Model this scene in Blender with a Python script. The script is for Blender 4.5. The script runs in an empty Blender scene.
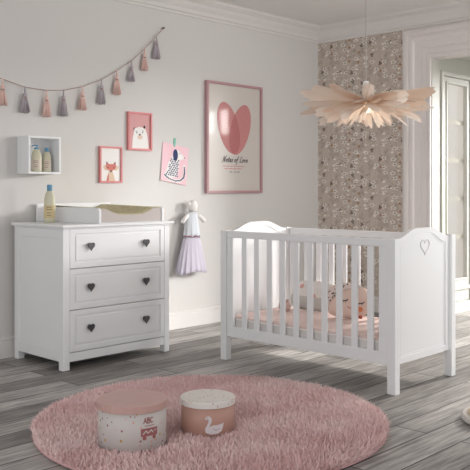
import bpy, bmesh, math, random
import numpy as np
from mathutils import Vector, Matrix
R = random.Random(7)
PI = math.pi
SC = bpy.context.scene
COL = SC.collection

# ------------------------------------------------------------------ camera, world, sun, window light, fill lamps, exposure
cam = bpy.data.objects.new('camera', bpy.data.cameras.new('camera'))
COL.objects.link(cam); SC.camera = cam
cam.location = (0, 0, 1.08)
cam.rotation_euler = (PI / 2, 0, math.radians(44.0 - 90.0))
cam.data.sensor_width = 36.0
cam.data.lens = 790.0 / 470.0 * 36.0
cam.data.shift_y = -46.0 / 470.0
cam.data.clip_start = 0.05

world = bpy.data.worlds.new('world'); SC.world = world
world.use_nodes = True
bg = world.node_tree.nodes['Background']
bg.inputs[0].default_value = (0.985, 0.99, 1.0, 1)
bg.inputs[1].default_value = 0.45

def lamp(name, kind, loc, rot, energy, color=(1, 1, 1), **kw):
    l = bpy.data.lights.new(name, kind); l.energy = energy; l.color = color
    for k, v in kw.items(): setattr(l, k, v)
    o = bpy.data.objects.new(name, l); COL.objects.link(o)
    o.location = loc; o.rotation_euler = rot
    return o
def aim(d): return Vector(d).to_track_quat('-Z', 'Y').to_euler()
lamp('sun', 'SUN', (9, 2, 4), aim((-1.0, 0.06, -0.50)), 2.2, (1.0, 0.96, 0.91), angle=math.radians(4))
# daylight entering by the bay's end window
lamp('bay_daylight', 'AREA', (13.0, -2.6, 3.5), aim((-1, 0.82, -0.28)), 1250, (1.0, 0.985, 0.965), shape='RECTANGLE', size=3.0, size_y=2.4)
# added fill lamp right of the camera, brightens the left wall
lamp('room_fill', 'AREA', (5.2, 0.3, 1.75), aim((-0.42, 1, -0.16)), 9, (1.0, 0.99, 0.975), shape='RECTANGLE', size=1.3, size_y=1.6, spread=math.radians(100))

# added fill lamp at the room's open left side, lifts left-facing surfaces
lamp('left_fill', 'AREA', (-1.4, 1.2, 1.6), aim((1, 0.10, -0.30)), 18, (0.97, 0.985, 1.0), shape='RECTANGLE', size=1.8, size_y=1.7)

vs = SC.view_settings
vs.view_transform = 'Standard'; vs.look = 'None'; vs.gamma = 1.0; vs.use_curve_mapping = False
vs.exposure = 0.90
SC.cycles.use_denoising = True

# ------------------------------------------------------------------ materials
def lin(c):
    return tuple(((v / 255) / 12.92 if v / 255 <= 0.04045 else ((v / 255 + 0.055) / 1.055) ** 2.4) for v in c) + (1.0,)
def mat(name, c, rough=0.5, metal=0.0, spec=0.5, **kw):
    m = bpy.data.materials.new(name); m.use_nodes = True
    b = m.node_tree.nodes['Principled BSDF']
    b.inputs['Base Color'].default_value = lin(c)
    b.inputs['Roughness'].default_value = rough
    b.inputs['Metallic'].default_value = metal
    b.inputs['Specular IOR Level'].default_value = spec
    for k, v in kw.items(): b.inputs[k].default_value = v
    return m
class NT:
    """small node builder"""
    def __init__(s, m): s.m = m; s.t = m.node_tree; s.b = s.t.nodes['Principled BSDF']
    def n(s, typ, **kw):
        o = s.t.nodes.new(typ)
        for k, v in kw.items(): setattr(o, k, v)
        return o
    def put(s, sock, v):
        if isinstance(v, (int, float)): sock.default_value = v
        elif isinstance(v, (tuple, list)): sock.default_value = v
        else: s.t.links.new(v, sock)
    def math(s, op, a, b=0.0, c=0.0):
        o = s.n('ShaderNodeMath', operation=op)
        s.put(o.inputs[0], a); s.put(o.inputs[1], b); s.put(o.inputs[2], c)
        return o.outputs[0]
    def mix(s, f, a, b, blend='MIX'):
        o = s.n('ShaderNodeMix', data_type='RGBA', blend_type=blend)
        s.put(o.inputs[0], f); s.put(o.inputs[6], a); s.put(o.inputs[7], b)
        return o.outputs[2]
    def coord(s, kind='Object', scale=(1, 1, 1), loc=(0, 0, 0), rot=(0, 0, 0)):
        tc = s.n('ShaderNodeTexCoord'); mp = s.n('ShaderNodeMapping')
        s.t.links.new(tc.outputs[kind], mp.inputs[0])
        mp.inputs[1].default_value = loc; mp.inputs[2].default_value = rot; mp.inputs[3].default_value = scale
        return mp.outputs[0]
    def noise(s, vec, scale, detail=3, rough=0.5):
        o = s.n('ShaderNodeTexNoise'); s.put(o.inputs['Vector'], vec)
        o.inputs['Scale'].default_value = scale; o.inputs['Detail'].default_value = detail; o.inputs['Roughness'].default_value = rough
        return o.outputs[0]
    def ramp(s, f, stops):
        o = s.n('ShaderNodeValToRGB'); s.put(o.inputs[0], f)
        e = o.color_ramp.elements
        while len(e) < len(stops): e.new(0.5)
        for q, (p, c) in zip(e, stops): q.position = p; q.color = c
        return o.outputs[0]
    def bump(s, h, strength=0.3, dist=0.01):
        o = s.n('ShaderNodeBump'); s.put(o.inputs['Height'], h)
        o.inputs['Strength'].default_value = strength; o.inputs['Distance'].default_value = dist
        s.t.links.new(o.outputs[0], s.b.inputs['Normal'])

WHITE = mat('white_lacquer', (240, 240, 241), 0.42)
WALL = mat('wall_paint', (218, 215, 212), 0.9, spec=0.2)
n = NT(WALL); n.bump(n.noise(n.coord(), 180, 2), 0.04, 0.002)
TRIM = mat('trim_paint', (224, 220, 217), 0.5)
CASING = mat('casing_paint', (234, 227, 224), 0.55)
CEIL = mat('ceiling_paint', (234, 232, 230), 0.9, spec=0.2)
JAMB = mat('window_paint', (204, 203, 195), 0.5)
METAL = mat('dark_pewter', (92, 90, 92), 0.35, 0.9)
HEARTM = mat('heart_relief', (216, 214, 214), 0.4)

def floor_mat():
    m = mat('weathered_grey_planks', (140, 135, 130), 0.55)
    n = NT(m)
    v = n.coord()
    br = n.n('ShaderNodeTexBrick', offset=0.37, offset_frequency=2, squash=1.0)
    n.t.links.new(v, br.inputs['Vector'])
    for k, val in (('Scale', 1.0), ('Mortar Size', 0.0034), ('Mortar Smooth', 0.1), ('Bias', 0.0), ('Brick Width', 1.55), ('Row Height', 0.165)):
        br.inputs[k].default_value = val
    br.inputs['Color1'].default_value = (0, 0, 0, 1); br.inputs['Color2'].default_value = (1, 1, 1, 1); br.inputs['Mortar'].default_value = (0.5, 0.5, 0.5, 1)
    base = n.ramp(br.outputs['Color'], [(0.0, lin((128, 124, 121))), (0.5, lin((162, 158, 155))), (1.0, lin((190, 187, 184)))])
    gv = n.coord(scale=(1.6, 22, 1))
    g1 = n.noise(gv, 2.2, 6, 0.62)
    g2 = n.noise(n.coord(scale=(3.0, 90, 1), loc=(3, 1, 0)), 1.6, 4, 0.6)
    g3 = n.noise(n.coord(scale=(1.2, 4.5, 1)), 2.4, 3, 0.55)
    grain = n.math('ADD', n.math('MULTIPLY', g1, 0.55), n.math('ADD', n.math('MULTIPLY', g2, 0.25), n.math('MULTIPLY', g3, 0.2)))
    tone = n.ramp(grain, [(0.36, (0.28, 0.27, 0.26, 1)), (0.49, (0.82, 0.81, 0.80, 1)), (0.62, (1.35, 1.33, 1.31, 1))])
    c = n.mix(1.0, base, tone, 'MULTIPLY')
    c = n.mix(br.outputs['Fac'], c, lin((48, 45, 43)))
    n.put(n.b.inputs['Base Color'], c)
    n.put(n.b.inputs['Roughness'], n.math('MULTIPLY_ADD', grain, 0.35, 0.33))
    n.bump(n.math('SUBTRACT', grain, br.outputs['Fac']), 0.25, 0.004)
    return m
FLOOR = floor_mat()

def wallpaper_mat():
    m = mat('floral_wallpaper', (184, 172, 162), 0.85, spec=0.2)
    n = NT(m)
    tc = n.n('ShaderNodeTexCoord'); sp = n.n('ShaderNodeSeparateXYZ')
    n.t.links.new(tc.outputs['Object'], sp.inputs[0])
    # a repeat of 0.53 x 0.42 m with every other drop shifted
    yy = n.math('DIVIDE', sp.outputs[1], 0.53)
    drop = n.math('MULTIPLY', n.math('FLOOR', yy), 0.5)
    zz = n.math('ADD', n.math('DIVIDE', sp.outputs[2], 0.42), drop)
    u = n.math('MULTIPLY', n.math('FRACT', yy), 0.53)
    w = n.math('MULTIPLY', n.math('FRACT', zz), 0.42)
    cb = n.n('ShaderNodeCombineXYZ'); n.put(cb.inputs[0], u); n.put(cb.inputs[1], w)
    P = cb.outputs[0]
    c = n.mix(n.noise(P, 9, 3), lin((192, 178, 166)), lin((207, 194, 183)))
    # faint drawn branches and pale foliage
    nz = n.noise(P, 11, 2)
    br = n.math('LESS_THAN', n.math('ABSOLUTE', n.math('SUBTRACT', nz, 0.5)), 0.009)
    c = n.mix(n.math('MULTIPLY', br, 0.55), c, lin((120, 104, 94)))
    fo = n.noise(n.coord(loc=(4, 2, 1)), 42, 2)
    c = n.mix(n.math('MULTIPLY', n.math('GREATER_THAN', fo, 0.62), 0.35), c, lin((205, 197, 188)))
    def layer(c, scale, offs, thr, rad, petals, col, inner=None, stretch=1.0, amount=1.0):
        mp = n.n('ShaderNodeMapping'); n.t.links.new(P, mp.inputs[0]); mp.inputs[1].default_value = offs
        mp.inputs[3].default_value = (1, stretch, 1)
        vo = n.n('ShaderNodeTexVoronoi', voronoi_dimensions='2D'); n.t.links.new(mp.outputs[0], vo.inputs['Vector'])
        vo.inputs['Scale'].default_value = scale; vo.inputs['Randomness'].default_value = 0.85
        df = n.n('ShaderNodeVectorMath', operation='SUBTRACT'); n.t.links.new(mp.outputs[0], df.inputs[0]); n.t.links.new(vo.outputs['Position'], df.inputs[1])
        s2 = n.n('ShaderNodeSeparateXYZ'); n.t.links.new(df.outputs[0], s2.inputs[0])
        cs = n.n('ShaderNodeSeparateColor'); n.t.links.new(vo.outputs['Color'], cs.inputs[0])
        a = n.math('ARCTAN2', s2.outputs[1], s2.outputs[0])
        a = n.math('ADD', n.math('MULTIPLY', a, petals / 2), n.math('MULTIPLY', cs.outputs[1], 6.28))
        ln = n.n('ShaderNodeVectorMath', operation='LENGTH'); n.t.links.new(df.outputs[0], ln.inputs[0])
        rr = n.math('MULTIPLY', n.math('MULTIPLY_ADD', n.math('ABSOLUTE', n.math('COSINE', a)), 0.62, 0.38), rad)
        keep = n.math('GREATER_THAN', cs.outputs[0], thr)
        inside = n.math('MULTIPLY', n.math('LESS_THAN', ln.outputs['Value'], rr), keep)
        c = n.mix(n.math('MULTIPLY', inside, amount), c, lin(col))
        if inner:
            ii = n.math('MULTIPLY', n.math('LESS_THAN', ln.outputs['Value'], rad * 0.30), keep)
            c = n.mix(ii, c, lin(inner))
        return c
    c = layer(c, 11, (0.5, 0.2, 0), 0.45, 0.034, 3, (158, 146, 135), None, 0.8, 0.35)
    c = layer(c, 9.5, (1.3, 0.7, 0), 0.42, 0.032, 5, (232, 227, 220), (140, 122, 110), 1.7, 0.85)
    c = layer(c, 9, (2.9, 1.1, 0), 0.66, 0.020, 4, (176, 142, 114), (140, 100, 76), 1.2, 0.8)
    c = layer(c, 10, (4.1, 3.3, 0), 0.68, 0.019, 3, (112, 99, 90), None, 0.9, 0.85)
    c = layer(c, 11, (6.1, 2.3, 0), 0.66, 0.020, 5, (238, 233, 226), None, 1.8, 0.9)
    n.put(n.b.inputs['Base Color'], c)
    return m
PAPER = wallpaper_mat()

# ------------------------------------------------------------------ mesh helpers
ORG = {}
class B:
    def __init__(s): s.bm = bmesh.new(); s.mi = 0
    def _f(s, vs):
        try:
            f = s.bm.faces.new(vs); f.material_index = s.mi; return f
        except ValueError: return None
    def box(s, x0, x1, y0, y1, z0, z1, M=None):
        p = [Vector((x, y, z)) for z in (z0, z1) for y in (y0, y1) for x in (x0, x1)]
        if M: p = [M @ q for q in p]
        v = [s.bm.verts.new(q) for q in p]
        for f in ((0, 2, 3, 1), (4, 5, 7, 6), (0, 1, 5, 4), (2, 6, 7, 3), (0, 4, 6, 2), (1, 3, 7, 5)): s._f([v[i] for i in f])
        return s
    def lathe(s, prof, c=(0, 0, 0), seg=32, M=None, sx=1.0, sy=1.0, closed=True):
        rings = []
        for r, z in prof:
            ring = []
            for i in range(seg):
                a = 2 * PI * i / seg
                q = Vector((r * sx * math.cos(a), r * sy * math.sin(a), z))
                q = (M @ q) if M else q + Vector(c)
                ring.append(s.bm.verts.new(q))
            rings.append(ring)
        for a, b in zip(rings, rings[1:]):
            for i in range(seg): s._f([a[i], a[(i + 1) % seg], b[(i + 1) % seg], b[i]])
        if closed:
            s._f(list(reversed(rings[0]))); s._f(rings[-1])
        return s
    def tube(s, pts, r, seg=8, cap=True):
        pts = [Vector(p) for p in pts]; rings = []
        up = Vector((0, 0, 1)) if abs((pts[1] - pts[0]).normalized().z) < 0.9 else Vector((1, 0, 0))
        for i, p in enumerate(pts):
            t = (pts[min(i + 1, len(pts) - 1)] - pts[max(i - 1, 0)]).normalized()
            a = t.cross(up).normalized(); b = a.cross(t).normalized()
            rr = r[i] if isinstance(r, (list, tuple)) else r
            rings.append([s.bm.verts.new(p + rr * (math.cos(2 * PI * k / seg) * a + math.sin(2 * PI * k / seg) * b)) for k in range(seg)])
        for a, b in zip(rings, rings[1:]):
            for i in range(seg): s._f([a[i], a[(i + 1) % seg], b[(i + 1) % seg], b[i]])
        if cap: s._f(list(reversed(rings[0]))); s._f(rings[-1])
        return s
    def prism(s, poly, f0, f1):
        """poly: 2-D points, f0/f1 map (u, v) to the 3-D front and back"""
        a = [s.bm.verts.new(f0(*p)) for p in poly]; b = [s.bm.verts.new(f1(*p)) for p in poly]
        s._f(a); s._f(list(reversed(b)))
        k = len(poly)
        for i in range(k): s._f([a[(i + 1) % k], a[i], b[i], b[(i + 1) % k]])
        return s
    def ring(s, outer, inner, f0, f1):
        """a flat frame between two outlines of equal point count"""
        k = len(outer)
        A = [s.bm.verts.new(f0(*p)) for p in outer]; C = [s.bm.verts.new(f0(*p)) for p in inner]
        D = [s.bm.verts.new(f1(*p)) for p in outer]; E = [s.bm.verts.new(f1(*p)) for p in inner]
        for i in range(k):
            j = (i + 1) % k
            s._f([A[i], A[j], C[j], C[i]]); s._f([D[j], D[i], E[i], E[j]])
            s._f([A[j], A[i], D[i], D[j]]); s._f([C[i], C[j], E[j], E[i]])
        return s
    def grid(s, fn, nu, nv, wrap=False):
        V = [[s.bm.verts.new(fn(i / nu, j / nv)) for j in range(nv + 1)] for i in range(nu + (0 if wrap else 1))]
        for i in range(nu):
            for j in range(nv):
                k = (i + 1) % len(V)
                s._f([V[i][j], V[k][j], V[k][j + 1], V[i][j + 1]])
        return s
    def out(s, name, mats, parent=None, base=None, bevel=0.0, smooth=False, recalc=True, solid=0.0, sub=0, weld=False):
        if weld: bmesh.ops.remove_doubles(s.bm, verts=s.bm.verts, dist=1e-5)
        if recalc: bmesh.ops.recalc_face_normals(s.bm, faces=s.bm.faces)
        org = Vector(ORG[parent.name]) if parent else Vector(base or (0, 0, 0))
        for v in s.bm.verts: v.co -= org
        me = bpy.data.meshes.new(name); s.bm.to_mesh(me); s.bm.free()
        for m in (mats if isinstance(mats, (list, tuple)) else [mats]): me.materials.append(m)
        if smooth: me.polygons.foreach_set('use_smooth', [True] * len(me.polygons))
        o = bpy.data.objects.new(name, me); COL.objects.link(o)
        if parent: o.parent = parent
        else: o.location = org
        ORG[o.name] = org
        if solid:
            q = o.modifiers.new('solidify', 'SOLIDIFY'); q.thickness = solid; q.offset = 0
        if sub:
            q = o.modifiers.new('subsurf', 'SUBSURF'); q.levels = sub; q.render_levels = sub
        if bevel:
            q = o.modifiers.new('bevel', 'BEVEL'); q.width = bevel; q.segments = 2; q.limit_method = 'ANGLE'; q.angle_limit = math.radians(40)
        return o
def tag(o, label, cat, group=None, kind=None):
    if label: o['label'] = label
    if cat: o['category'] = cat
    if group: o['group'] = group
    if kind: o['kind'] = kind
    return o
def thing(name, loc, label, cat, group=None):
    o = bpy.data.objects.new(name, None); COL.objects.link(o); o.location = loc; o.empty_display_size = 0.1
    ORG[o.name] = Vector(loc)
    return tag(o, label, cat, group)
def struct(o): o['kind'] = 'structure'; return o
def ell(cx, cy, rx, ry, n=20, rot=0.0):
    c, s = math.cos(rot), math.sin(rot)
    return [(cx + rx * math.cos(a) * c - ry * math.sin(a) * s, cy + rx * math.cos(a) * s + ry * math.sin(a) * c) for a in (2 * PI * i / n for i in range(n))]
def heart(cx, cy, w, h, n=28):
    p = []
    for i in range(n):
        t = 2 * PI * i / n
        x = 16 * math.sin(t) ** 3; y = 13 * math.cos(t) - 5 * math.cos(2 * t) - 2 * math.cos(3 * t) - math.cos(4 * t)
        p.append((cx + x / 32 * w, cy + (y + 2.5) / 29 * h))
    return p
def stroke(pts, w):
    """quads of a drawn line, as 2-D polygons"""
    qs = []
    for (x0, y0), (x1, y1) in zip(pts, pts[1:]):
        d = math.hypot(x1 - x0, y1 - y0) or 1e-6; ox, oy = -(y1 - y0) / d * w / 2, (x1 - x0) / d * w / 2
        ex, ey = (x1 - x0) / d * w * 0.3, (y1 - y0) / d * w * 0.3
        qs.append([(x0 + ox - ex, y0 + oy - ey), (x0 - ox - ex, y0 - oy - ey), (x1 - ox + ex, y1 - oy + ey), (x1 + ox + ex, y1 + oy + ey)])
    return qs
def poly_art(name, parent, items, mats, place, step=0.0005):
    """items: (material index, polygon, layer); place(u, v, lift) -> 3-D.  Printed shapes, each a thin layer."""
    b = B()
    for mi, poly, layer in items:
        b.mi = mi
        f = b._f([b.bm.verts.new(place(u, v, layer * step)) for u, v in poly])
    return b.out(name, mats, parent, recalc=False)

# ------------------------------------------------------------------ the room
WX, WY, CZ = 5.85, 4.57, 2.575
OY0, OY1, OZ = 0.9, 3.38, 2.165           # the opening to the bay in the right wall
struct(B().box(-1.6, WX + 0.1, -2.2, WY + 0.1, -0.06, 0.0).box(WX + 0.1, 7.57, OY0 - 0.12, OY1 + 0.12, -0.06, 0.0).out('floor', FLOOR))
struct(B().box(-1.6, WX + 0.1, -2.2, WY + 0.1, CZ, CZ + 0.1).out('ceiling', CEIL))
struct(B().box(-1.6, WX + 0.10, WY, WY + 0.15, 0.0, CZ).out('wall_left', WALL))
struct(B().box(WX, WX + 0.10, OY1 + 0.25, WY, 0, CZ).out('wall_back', PAPER))
b = B().box(WX, WX + 0.13, OY1, OY1 + 0.25, 0, CZ).box(WX, WX + 0.13, OY0, OY1, OZ, CZ).box(WX, WX + 0.13, -2.2, OY0, 0, CZ)
struct(b.out('wall_right', CASING))
# cornice
prof = [(0, 2.435), (0.012, 2.435), (0.014, 2.452), (0.026, 2.458), (0.034, 2.482), (0.058, 2.512), (0.066, 2.53), (0.092, 2.545), (0.105, 2.553), (0.105, CZ), (0, CZ)]
b = B().prism(prof, lambda d, z: Vector((-1.6, WY - d, z)), lambda d, z: Vector((WX - d, WY - d, z)))
struct(b.out('trim_cornice_left', TRIM))
b = B().prism(prof, lambda d, z: Vector((WX - d, -2.2, z)), lambda d, z: Vector((WX - d, WY - d, z)))
struct(b.out('trim_cornice_right', TRIM))
# baseboards
bprof = [(0, 0), (0.016, 0), (0.016, 0.103), (0.012, 0.106), (0.012, 0.110), (0.016, 0.113), (0.015, 0.124), (0.008, 0.131), (0, 0.132)]
b = B().prism(bprof, lambda d, z: Vector((-1.6, WY - d, z)), lambda d, z: Vector((WX - d, WY - d, z)))
struct(b.out('baseboard_left', TRIM))
b = B().prism(bprof, lambda d, z: Vector((WX - d, OY1 + 0.26, z)), lambda d, z: Vector((WX - d, WY - d, z)))
struct(b.out('baseboard_back', TRIM))
# moulded casing round the bay opening: a post and a head of the same stepped section
cs = [(0.0, 0.0), (0.0, 0.028), (0.022, 0.028), (0.026, 0.018), (0.034, 0.018), (0.040, 0.024), (0.075, 0.024), (0.080, 0.016), (0.088, 0.016),
      (0.094, 0.022), (0.150, 0.022), (0.156, 0.032), (0.170, 0.036), (0.186, 0.036), (0.192, 0.026), (0.202, 0.026), (0.210, 0.040), (0.236, 0.040), (0.242, 0.030), (0.250, 0.030), (0.250, 0.0)]
b = B().prism(cs, lambda a, d: Vector((WX - d, OY1 + a, 0.0)), lambda a, d: Vector((WX - d, OY1 + a, OZ + a)))
b.prism(cs, lambda a, d: Vector((WX - d, OY1 + a, OZ + a)), lambda a, d: Vector((WX - d, OY0 - a, OZ + a)))
b.prism(cs, lambda a, d: Vector((WX - d, OY0 - a, 0.0)), lambda a, d: Vector((WX - d, OY0 - a, OZ + a)))
struct(b.out('trim_casing', CASING))
struct(B().box(WX - 0.004, WX + 0.132, OY1 - 0.006, OY1 + 0.001, 0, OZ).out('jamb_dimming_board', JAMB))  # added board, darker than the casing to tone down the overlit reveal
# beaded white edge strip beside the wallpaper
b = B().box(WX - 0.016, WX, OY1 + 0.251, OY1 + 0.272, 0, 2.44)
for i in range(160): b.lathe([(0.002, -0.005), (0.006, 0), (0.002, 0.005)], (WX - 0.017, OY1 + 0.2615, 0.02 + i * 0.015), 6)
struct(b.out('trim_bead', TRIM))
# the bay: side wall, soffit, end wall with a wide window
b = B().box(WX + 0.13, 5.986, OY1, OY1 + 0.12, 0, 2.4).box(6.53, 7.45, OY1, OY1 + 0.12, 0, 2.4).box(5.985, 6.53, OY1, OY1 + 0.12, 2.075, 2.4)
struct(b.out('wall_bay_side', JAMB))
struct(B().box(WX + 0.13, 7.45, OY0, OY1 + 0.12, 2.30, 2.4).box(6.05, 7.45, OY0, OY1, 2.215, 2.30).out('trim_bay_soffit', JAMB))
struct(B().box(WX + 0.13, 7.45, OY0 - 0.12, OY0, 0, 2.4).out('wall_bay_front', JAMB))
struct(B().box(7.45, 7.57, OY0 - 0.12, OY1 + 0.12, 0, 0.32).box(7.45, 7.57, OY0 - 0.12, OY1 + 0.12, 2.2, 2.4).out('wall_bay_end', JAMB))
GLASS = mat('window_glass', (255, 255, 255), 0.05, **{'Transmission Weight': 1.0, 'IOR': 1.02})
SHEER = bpy.data.materials.new('sheer_net'); SHEER.use_nodes = True
t = SHEER.node_tree; t.nodes.clear()
tr = t.nodes.new('ShaderNodeBsdfTranslucent'); tr.inputs[0].default_value = (0.92, 0.91, 0.88, 1)
tp = t.nodes.new('ShaderNodeBsdfTransparent'); mx = t.nodes.new('ShaderNodeMixShader'); mo = t.nodes.new('ShaderNodeOutputMaterial')
mx.inputs[0].default_value = 0.6
t.links.new(tp.outputs[0], mx.inputs[1]); t.links.new(tr.outputs[0], mx.inputs[2]); t.links.new(mx.outputs[0], mo.inputs[0])
# glazed door in the bay's side wall
w = bpy.data.objects.new('window_1', None); COL.objects.link(w); w.location = (6.25, OY1, 0); ORG[w.name] = Vector(w.location); struct(w)
x0, x1, zt = 5.985, 6.53, 2.075
b = B()
b.ring([(x0, 0.0), (x1, 0.0), (x1, zt), (x0, zt)], [(x0 + 0.035, 0.10), (x1 - 0.035, 0.10), (x1 - 0.035, zt - 0.035), (x0 + 0.035, zt - 0.035)], lambda x, z: Vector((x, OY1 - 0.022, z)), lambda x, z: Vector((x, OY1 + 0.12, z)))
b.out('window_frame', JAMB, w, bevel=0.004)
gx0, gx1, gz0, gz1 = 6.085, 6.43, 0.30, 1.985
b = B()
b.ring([(x0 + 0.038, 0.102), (x1 - 0.038, 0.102), (x1 - 0.038, zt - 0.038), (x0 + 0.038, zt - 0.038)], [(gx0, gz0), (gx1, gz0), (gx1, gz1), (gx0, gz1)], lambda x, z: Vector((x, OY1 - 0.006, z)), lambda x, z: Vector((x, OY1 + 0.035, z)))
b.ring([(gx0 - 0.012, gz0 - 0.012), (gx1 + 0.012, gz0 - 0.012), (gx1 + 0.012, gz1 + 0.012), (gx0 - 0.012, gz1 + 0.012)], [(gx0 + 0.004, gz0 + 0.004), (gx1 - 0.004, gz0 + 0.004), (gx1 - 0.004, gz1 - 0.004), (gx0 + 0.004, gz1 - 0.004)], lambda x, z: Vector((x, OY1 - 0.016, z)), lambda x, z: Vector((x, OY1 + 0.02, z)))
b.box(x0 + 0.0, x1, OY1 - 0.03, OY1 - 0.02, 0.205, 0.235)
b.out('sash', JAMB, w, bevel=0.003)
b = B()
for z in (0.66, 0.995, 1.327, 1.66): b.box(gx0, gx1, OY1 + 0.03, OY1 + 0.05, z - 0.014, z + 0.014)
b.out('glazing_bar', JAMB, w)
B().box(gx0 + 0.002, gx1 - 0.002, OY1 + 0.020, OY1 + 0.024, gz0 + 0.002, gz1 - 0.002).out('net_curtain', SHEER, w)
B().box(gx0, gx1, OY1 + 0.055, OY1 + 0.059, gz0, gz1).out('pane', GLASS, w)
# end window of the bay
w = bpy.data.objects.new('window_2', None); COL.objects.link(w); w.location = (7.5, 2.14, 0.32); ORG[w.name] = Vector(w.location); struct(w)
b = B()
for y in (OY0 - 0.1, OY0 + 0.62, OY0 + 1.24, OY0 + 1.86, OY1 + 0.06): b.box(7.47, 7.54, y - 0.035, y + 0.035, 0.32, 2.2)
b.box(7.47, 7.54, OY0 - 0.1, OY1 + 0.1, 0.32, 0.38).box(7.47, 7.54, OY0 - 0.1, OY1 + 0.1, 2.14, 2.2).box(7.47, 7.54, OY0 - 0.1, OY1 + 0.1, 1.50, 1.55)
b.out('window_frame', JAMB, w)

# ------------------------------------------------------------------ chest of drawers
X0, X1, Y0, Y1 = 2.655, 3.487, 3.977, 4.525
ch = thing('chest_of_drawers', (3.07, 4.25, 0), 'white three-drawer chest with grey heart knobs against the left wall', 'chest of drawers')
ct = 0.848
for (xa, xb) in ((X0, X0 + 0.046), (X1 - 0.042, X1)):
    for (ya, yb) in ((Y0, Y0 + 0.046), (Y1 - 0.046, Y1)):
        B().box(xa, xb, ya, yb, 0, ct).out('leg', WHITE, ch, bevel=0.002)
for xs in (X0, X1 - 0.042):                          # panelled sides
    b = B()
    xi = xs + 0.008
    b.box(xi, xs + 0.034, Y0 + 0.046, Y1 - 0.046, 0.05, ct)
    o0 = [(Y0 + 0.046, 0.050), (Y1 - 0.046, 0.050), (Y1 - 0.046, ct), (Y0 + 0.046, ct)]
    i0 = [(Y0 + 0.058, 0.115), (Y1 - 0.058, 0.115), (Y1 - 0.058, ct - 0.065), (Y0 + 0.058, ct - 0.065)]
    b.ring(o0, i0, lambda y, z: Vector((xs + 0.002, y, z)), lambda y, z: Vector((xi, y, z)))
    b.out('side_panel', WHITE, ch, bevel=0.002)
b = B().box(X0 + 0.046, X1 - 0.042, Y0 + 0.004, Y0 + 0.03, 0.047, 0.100)
b.out('plinth_rail', WHITE, ch, bevel=0.002)
B().box(X0 + 0.03, X1 - 0.03, Y1 - 0.012, Y1, 0.05, ct).out('back_panel', WHITE, ch)
B().box(X0 + 0.04, X1 - 0.04, Y0 + 0.03, Y1 - 0.012, 0.07, 0.085).out('bottom_panel', WHITE, ch)
b = B().box(X0 - 0.014, X1 + 0.032, Y0 - 0.016, Y1 + 0.024, ct, ct + 0.018).box(X0 - 0.004, X1 + 0.008, Y0 - 0.005, Y1, ct - 0.010, ct)
b.out('top', WHITE, ch, bevel=0.004)
def rect(a, b_, c, d): return [(a, c), (b_, c), (b_, d), (a, d)]
for za, zb, kz in ((0.604, ct - 0.004, 0.730), (0.357, 0.600, 0.482), (0.104, 0.353, 0.235)):
    dx0, dx1 = X0 + 0.048, X1 - 0.044
    b = B()
    b.box(dx0, dx1, Y0 + 0.006, Y0 + 0.022, za, zb)                       # face board
    b.ring(rect(dx0, dx1, za, zb), rect(dx0 + 0.034, dx1 - 0.034, za + 0.034, zb - 0.034), lambda x, z: Vector((x, Y0, z)), lambda x, z: Vector((x, Y0 + 0.006, z)))
    b.box(dx0 + 0.044, dx1 - 0.044, Y0 + 0.001, Y0 + 0.006, za + 0.044, zb - 0.044)
    b.box(dx0 + 0.012, dx1 - 0.012, Y0 + 0.022, Y1 - 0.05, za + 0.02, zb - 0.03)
    d = b.out('drawer', WHITE, ch, bevel=0.0025)
    for kx in (2.846, 3.278):
        b = B().prism(heart(kx, kz, 0.050, 0.050), lambda x, z: Vector((x, Y0 - 0.020, z)), lambda x, z: Vector((x, Y0 - 0.010, z)))
        b.lathe([(0.009, 0), (0.007, 0.013)], M=Matrix.Translation((kx, Y0 + 0.001, kz)) @ Matrix.Rotation(PI / 2, 4, 'X'), seg=12)
        o = b.out('knob', METAL, d, bevel=0.003); o['label'] = 'dark grey metal heart knob'

# ------------------------------------------------------------------ changing tray and its mat
TZ = ct + 0.018
ty0, ty1 = 3.952, 4.548
tray = thing('changing_tray', (3.15, 4.25, TZ), 'white three-sided changing tray on top of the chest of drawers', 'changing tray')
B().box(2.825, 3.42, ty1 - 0.018, ty1, TZ, TZ + 0.118).out('back_board', WHITE, tray, bevel=0.004)
for xa in (2.895, 3.400):
    pr = [(ty0, TZ), (ty1 - 0.018, TZ), (ty1 - 0.018, TZ + 0.098)]
    pr += [(ty0 + 0.022 - 0.022 * math.sin(a), TZ + 0.076 + 0.022 * math.cos(a)) for a in (PI / 2 * i / 6 for i in range(7))]
    B().prism(pr, lambda y, z: Vector((xa, y, z)), lambda y, z: Vector((xa + 0.020, y, z))).out('side_board', WHITE, tray, bevel=0.003)
B().box(2.915, 3.40, ty0 + 0.004, ty1 - 0.018, TZ, TZ + 0.006).out('tray_floor', WHITE, tray)
MATTOP = mat('mat_cover_olive', (206, 196, 160), 0.75)
n = NT(MATTOP); vv = n.coord(); n.put(n.b.inputs['Base Color'], n.mix(n.math('GREATER_THAN', n.noise(vv, 40, 2), 0.56), lin((206, 197, 160)), lin((190, 180, 142))))
MATEND = mat('mat_end_greige', (198, 189, 184), 0.7)
pts = []
xa, xb = 2.918, 3.397
for i in range(25):
    u = i / 24
    k = abs(u - 0.47) / 0.5
    pts.append((xa + (xb - xa) * u, TZ + 0.052 + 0.040 * (max(0, min(1, (k - 0.30) / 0.5)) ** 1.6)))
poly = [(xa, TZ + 0.007)] + pts + [(xb, TZ + 0.007)]
mm = thing('changing_mat', (3.15, 4.25, TZ + 0.006), 'contoured changing mat with olive cream top lying in the white tray', 'changing mat')
b = B()
b.grid(lambda u, v: Vector((pts[min(24, int(round(v * 24)))][0], (ty0 + 0.010) + (ty1 - 0.03 - ty0) * u, pts[min(24, int(round(v * 24)))][1] + 0.002 + 0.012 * u)), 8, 24)
b.out('mat_cover', MATTOP, mm, smooth=True, solid=0.003)
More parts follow.
